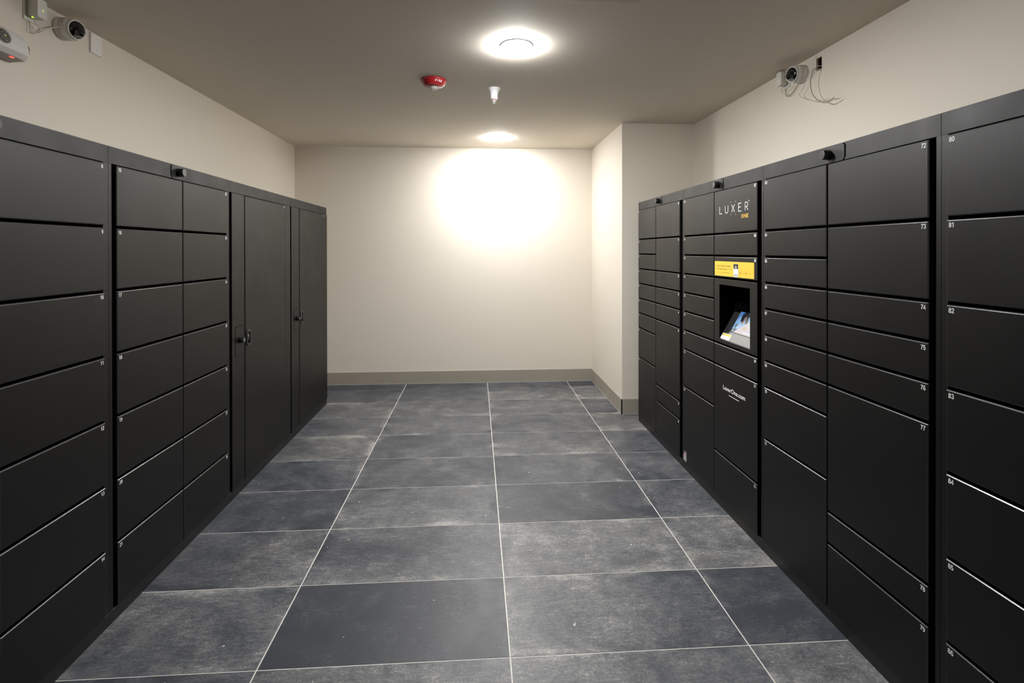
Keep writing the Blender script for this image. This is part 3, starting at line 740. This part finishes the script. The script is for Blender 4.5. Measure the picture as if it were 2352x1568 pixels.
# ---------------------------------------------------------------- wall devices
def frame(nv):
    nv = Vector(nv).normalized(); a = nv.cross(Vector((0,0,1))).normalized(); b = a.cross(nv).normalized(); return nv, a, b
def circ(c, nv, r, n=36, ry=None):
    nv, a, b = frame(nv); c = Vector(c); ry = ry or r
    return [c+a*r*math.cos(2*PI*k/n)+b*ry*math.sin(2*PI*k/n) for k in range(n)]
def security_camera(loc, o, label):
    """o = outward direction along X; local frame with origin on the wall"""
    t = thing('security_camera', loc, label, 'camera', 'dome security cameras high on the side walls')
    ax = Vector((o, 0, 0)); nf = Vector((o*.965, -.20, -.13)).normalized()
    mb = MB(M['white']); mb.loft([circ((0,0,0), ax, .0535), circ((o*.004,0,0), ax, .0545), circ((o*.024,0,0), ax, .0545), circ((o*.0255,0,0), ax, .0535)])
    mb.build('mounting_base', t)
    FC = Vector((o*.072, -.001, -.003)); R = .046
    rings = [circ((o*.0258,0,0), ax, .0525), circ((o*.0270,0,0), ax, .0540)]
    for i in range(1, 9):
        k = i/8; d = ax.lerp(nf, k*k).normalized(); c = Vector((o*.028,0,0)).lerp(FC, k)
        rings.append(circ(c, d, .0540*(1-k)+R*k if k > .5 else .0540-.001*k*2))
    mb = MB(M['white'], M['greyplastic']); mb.loft(rings, 0)
    hs = mb.build('housing', t)
    # small square emblem and caption line on the housing's near side
    mb = MB(M['greyplastic'])
    em = Vector((o*.047, -.0535, .0))
    stroke(mb, [(-.004, -.004), (.004, -.004), (.004, .004), (-.004, .004)], em+Vector((0, -.0012, -.004)), (.9, 0, .25), (-.25, 0, .9), .0010, closed=True)
    stroke(mb, [(0, 0), (0, .014)], em+Vector((-.003, -.0012, .006)), (1, 0, 0), (-.12, 0, 1), .0018)
    mb.build('emblem', hs)
    n_, a_, b_ = frame(nf)
    mb = MB(M['whitebright'])
    mb.loft([circ(FC+nf*.000, nf, R), circ(FC+nf*.003, nf, R+.0008), circ(FC+nf*.0045, nf, R-.0010), circ(FC+nf*.004, nf, R-.0040)])
    mb.build('face_ring', t)
    rings = []
    for i in range(9):
        th = i/8*PI/2; rings.append(circ(FC+nf*(.0035+.010*math.sin(th)), nf, max(.0006, (R-.0042)*math.cos(th))))
    mb = MB(M['lens']); mb.loft(rings, 0)
    nose = FC+nf*.004+Vector((0, -.004, -.014))
    rings = []
    for i in range(9):
        th = i/8*PI/2; rings.append(circ(nose+nf*(.020+.020*math.sin(th)) if i else nose, nf, max(.0006, .0200*math.cos(th)**.85) if i else .0265))
    mb.loft(rings, 0)
    ld = mb.build('lens_dome', t)
    return t
security_camera((xl(.775), .775, 2.6150), 1, 'white wall camera with black lens dome high on the left wall')
security_camera((xr(1.15), 1.152, 2.6080), -1, 'white wall camera with black lens dome high on the right wall')

def rbox(mb, x0, x1, y0, y1, z0, z1, r, axis_sign, mi=0, n=5):
    """box standing off a wall along X with corners rounded in the YZ plane and a softened face"""
    def ringp(x, e):
        out = []
        for cy, cz, a0 in ((y1-r, z1-r, 0), (y0+r, z1-r, PI/2), (y0+r, z0+r, PI), (y1-r, z0+r, 1.5*PI)):
            for i in range(n+1): out.append((x, cy+(r-e)*math.cos(a0+i*PI/2/n), cz+(r-e)*math.sin(a0+i*PI/2/n)))
        return out
    s = axis_sign; mb.loft([ringp(x0, 0), ringp(x1-s*.002, 0), ringp(x1-s*.0006, .0008), ringp(x1, .0022)], mi)
def outlet_and_adapter(o, X, py, ay, label1, label2):
    # plate
    t = thing('outlet_plate', (X, sum(py)/2, 2.57), label1, 'outlet plate', 'white outlet plates')
    mb = MB(M['white'], M['greyplastic']); yc = sum(py)/2
    rbox(mb, 0, o*.006, py[0]-yc, py[1]-yc, 0, .1145, .004, o)
    mb.build('cover_plate', t)
    t2 = thing('power_adapter', (X+o*.0062, sum(ay)/2, 2.587), label2, 'power adapter', 'white power adapters with green lights')
    yc = sum(ay)/2
    mb = MB(M['greyplastic']); rbox(mb, 0, o*.012, ay[0]-yc+.001, ay[1]-yc-.001, .001, .087, .010, o); mb.build('plug_base', t2)
    mb = MB(M['white'], M['greyplastic']); rbox(mb, o*.0122, o*.050, ay[0]-yc, ay[1]-yc, 0, .088, .011, o)
    bd = mb.build('adapter_case', t2)
    mb = MB(M['greyplastic']); mb.box(o*.0501, o*.0504, -.010, -.002, .0405, .0415); mb.build('marking', bd)
    for dz in (.0415, .0335):
        mb = MB(M['led_g']); c = (o*.0500, .004, dz)
        mb.loft([circ(c, (o,0,0), .0021, 12), circ((c[0]+o*.0008, c[1], c[2]), (o,0,0), .0016, 12)]); mb.build('status_light', t2)
    return t2
XA = xl(.6)
t2 = outlet_and_adapter(1, XA, (.562, .640), (.572, .625), 'white outlet plate behind the power adapter on the left wall', 'white power adapter with green lights on the left wall')
mb = MB(M['led_g']); mb.box(.018, .022, -.020, -.015, -.004, -.0002); mb.build('cable_light', t2)
outlet_and_adapter(-1, xr(1.31), (1.274, 1.352), (1.288, 1.341), 'white outlet plate behind the power adapter on the right wall', 'white power adapter with green lights on the right wall')

# blank plate left wall
t = thing('blank_wall_plate', (xl(.99), .993, 2.572), 'blank white cover plate on the left wall beside the camera', 'wall plate')
mb = MB(M['whitebright'], M['greyplastic']); rbox(mb, .0005, .0080, -.040, .040, 0, .108, .002, 1)
mb.box(0, .0085-.008, -.040, .040, .001, .107, 1)
mb.build('cover_plate', t)
for z in (.026, .082):
    mb = MB(M['metal']); mb.loft([circ((.0080, .003, z), (1,0,0), .0026, 12), circ((.0088, .003, z), (1,0,0), .0020, 12)]); mb.build('screw', t)

# emergency light at the left edge
Xe = xl(.35)
t = thing('emergency_light', (Xe, .356, 2.347), 'white emergency light with round lamp at the left edge', 'emergency light')
mb = MB(M['white'], M['greyplastic'])
prof = [(0, .0), (.072, .004), (.090, .024), (.0895, .050), (.083, .084), (.070, .108), (.045, .122), (0, .128)]
rings = []
for yy, k in ((-.150, .90), (-.143, .97), (-.125, 1), (.105, 1), (.128, .975), (.140, .93), (.146, .86)):
    rings.append([(a*k, yy, .064+(b-.064)*(k if b > .03 else 1)) for a, b in prof])
mb.loft(rings, 0, smooth=False)
eb = mb.build('light_housing', t)
mb = MB(M['greyplastic'])
mb.add([(.004, -.14, -.0006), (.070, -.12, .0032), (.070, .12, .0032), (.030, .142, .001), (.004, .142, -.0006)], [(0,1,2,3,4)])
mb.build('underside_panel', t)
nv = Vector((.985, 0, .16)).normalized()
c = Vector((.0895, .018, .068))
mb = MB(M['greyplastic'], M['lensgrey'])
mb.loft([circ(c-nv*.003, nv, .031), circ(c+nv*.001, nv, .031), circ(c+nv*.0015, nv, .029), circ(c-nv*.001, nv, .0275)], 0)
mb.build('lamp_rim', t)
mb = MB(M['lensgrey']); mb.loft([circ(c-nv*.0008, nv, .0272), circ(c+nv*.0022, nv, .020), circ(c+nv*.0035, nv, .008)], 0); mb.build('lamp_lens', t)
mb = MB(M['led_y']); mb.loft([circ(c+nv*.0036, nv, .0050, 14), circ(c+nv*.0046, nv, .0035, 14)]); mb.build('lamp_led', t)
mb = MB(M['white'], M['greyplastic'])
mb.loft([circ((.050, .1462, .060), (0,1,0), .030, 24), circ((.052, .158, .058), (.2,1,0), .027, 24), circ((.054, .163, .056), (.3,1,0), .020, 24)], 1)
mb.build('side_lamp', t)
mb = MB(M['led_r']); mb.box(.058, .066, .074, .090, -.0010, .0030); mb.build('status_light', t)

# cables
def cable(pts, r, label, mat='cable', group=None):
    mb = MB(M[mat]); mb.tube(catmull(pts), r, 8); return tag(mb.build('cable'), label, 'cable', group)
cable([(XA+.028, .586, 2.586), (XA+.029, .590, 2.570), (XA+.026, .612, 2.556), (XA+.020, .626, 2.545), (XA+.012, .622, 2.532), (XA+.006, .612, 2.522)], .0022, 'short white cable hanging below the left power adapter')
cable([(XA+.008, .588, 2.568), (XA+.010, .587, 2.548), (XA+.012, .586, 2.532), (XA+.014, .594, 2.520), (XA+.018, .622, 2.530), (XA+.024, .646, 2.555), (XA+.030, .672, 2.575), (XA+.034, .712, 2.598), (XA+.036, .7245, 2.606)], .0024,
      'white cable looping from the left adapter up to the camera', 'cable')
XB = 1.906
def wr(y, z, off): return (xr(y)-off, y, z)
w1 = [(0.992, 2.598, -.020), (0.994, 2.602, .004), (1.005, 2.604, .015), (1.037, 2.586, .03), (1.069, 2.558, .03), (1.089, 2.533, .03), (1.101, 2.508, .03), (1.117, 2.494, .03), (1.142, 2.484, .03), (1.138, 2.469, .03), (1.105, 2.443, .03), (1.052, 2.416, .03), (0.986, 2.391, .03), (0.912, 2.379, .03), (0.838, 2.368, .03)]
cable([wr(*p) for p in w1], .0021, 'pale loose wire looping furthest out of the right wall opening')
w2 = [(1.012, 2.592, -.020), (1.004, 2.588, .012), (0.985, 2.572, .05), (1.008, 2.532, .05), (1.008, 2.493, .05), (1.000, 2.452, .05), (0.977, 2.414, .05), (0.939, 2.380, .05), (0.891, 2.353, .05), (0.852, 2.349, .05), (0.825, 2.355, .05), (0.812, 2.361, .05)]
cable([wr(*p) for p in w2], .0023, 'darker grey loose wire hanging nearest the right wall opening', 'cabledark')
w3 = [(1.305, 2.592, .030), (1.318, 2.560, .034), (1.312, 2.540, .034), (1.280, 2.525, .032), (1.245, 2.528, .030), (1.215, 2.545, .026), (1.200, 2.556, .026), (1.187, 2.568, .026)]
cable([wr(*p) for p in w3], .0022, 'white cable looping from the right adapter to the camera')
w4 = [(1.318, 2.569, .003), (1.312, 2.545, .010), (1.300, 2.520, .014), (1.270, 2.508, .016), (1.235, 2.518, .016), (1.205, 2.540, .014), (1.190, 2.556, .012), (1.180, 2.566, .012)]
cable([wr(*p) for p in w4], .0022, 'grey cable hanging behind the white loop under the right adapter', 'cabledark')
# open outlet box in the right wall
t = thing('outlet_box', (xr(1.0)+.012, (HY0+HY1)/2, HZ0), 'open brown outlet box recessed in the right wall', 'outlet box')
mb = MB(M['box']); hw = (HY1-HY0)/2; hh = HZ1-HZ0; d = .050
for q in ([(0,-hw,0),(d,-hw,0),(d,hw,0),(0,hw,0)], [(0,-hw,hh),(d,-hw,hh),(d,hw,hh),(0,hw,hh)], [(0,-hw,0),(d,-hw,0),(d,-hw,hh),(0,-hw,hh)], [(0,hw,0),(d,hw,0),(d,hw,hh),(0,hw,hh)], [(d,-hw,0),(d,hw,0),(d,hw,hh),(d,-hw,hh)]):
    mb.add(q, [(0,1,2,3)])
mb.build('box_shell', t)
mb = MB(M['gyp']); x = -.0135
rnd = random.Random(3)
for i in range(6):
    y = -hw+.002+i*(2*hw-.004)/5; zz = rnd.uniform(.003, .012)
    mb.add([(x, y-.003, -.003), (x, y+.003, -.002), (x-.004, y+rnd.uniform(-.003, .003), zz)], [(0,1,2)])
for i in range(4):
    y = hw-.006+rnd.uniform(-.004, .008); mb.add([(x, y-.004, hh+.006), (x, y+.004, hh+.002), (x-.004, y, hh+.016)], [(0,1,2)])
mb.build('torn_paper', t)

# ---------------------------------------------------------------- camera
cam = bpy.data.cameras.new('camera'); co = bpy.data.objects.new('camera', cam); COL.objects.link(co)
f_px, sx_, sy_, yaw, pitch, roll, hC, xC, yC = (1154.98816, -9.35232650, -204.128217, -6.24538315e-02, -4.01426812e-03, -1.08373862e-03, 1.51297164, -1.23472473e-01, -1.86071799)
F = Vector((-math.sin(yaw)*math.cos(pitch), math.cos(yaw)*math.cos(pitch), math.sin(pitch)))
r_ = Vector((math.cos(yaw), math.sin(yaw), 0)); up = r_.cross(F)
cr, sr = math.cos(roll), math.sin(roll)
Rv = r_*cr+up*sr; Uv = -r_*sr+up*cr
mt = Matrix((( Rv.x, Uv.x, -F.x, xC), (Rv.y, Uv.y, -F.y, yC), (Rv.z, Uv.z, -F.z, hC), (0,0,0,1)))
co.matrix_world = mt
cam.sensor_fit = 'HORIZONTAL'; cam.sensor_width = 36.0; cam.lens = f_px/2352*36.0
cam.shift_x = -sx_/2352; cam.shift_y = sy_/2352; cam.clip_start = .02; cam.clip_end = 60
scene.camera = co

# ---------------------------------------------------------------- world and view
wd = bpy.data.worlds.new('world'); scene.world = wd; wd.use_nodes = True
wd.node_tree.nodes['Background'].inputs[0].default_value = (0, 0, 0, 1)
vs = scene.view_settings
vs.view_transform = 'Standard'; vs.look = 'None'; vs.gamma = 1.0; vs.use_curve_mapping = False; vs.exposure = 0.32
scene.cycles.max_bounces = 10; scene.cycles.diffuse_bounces = 8; scene.cycles.glossy_bounces = 5
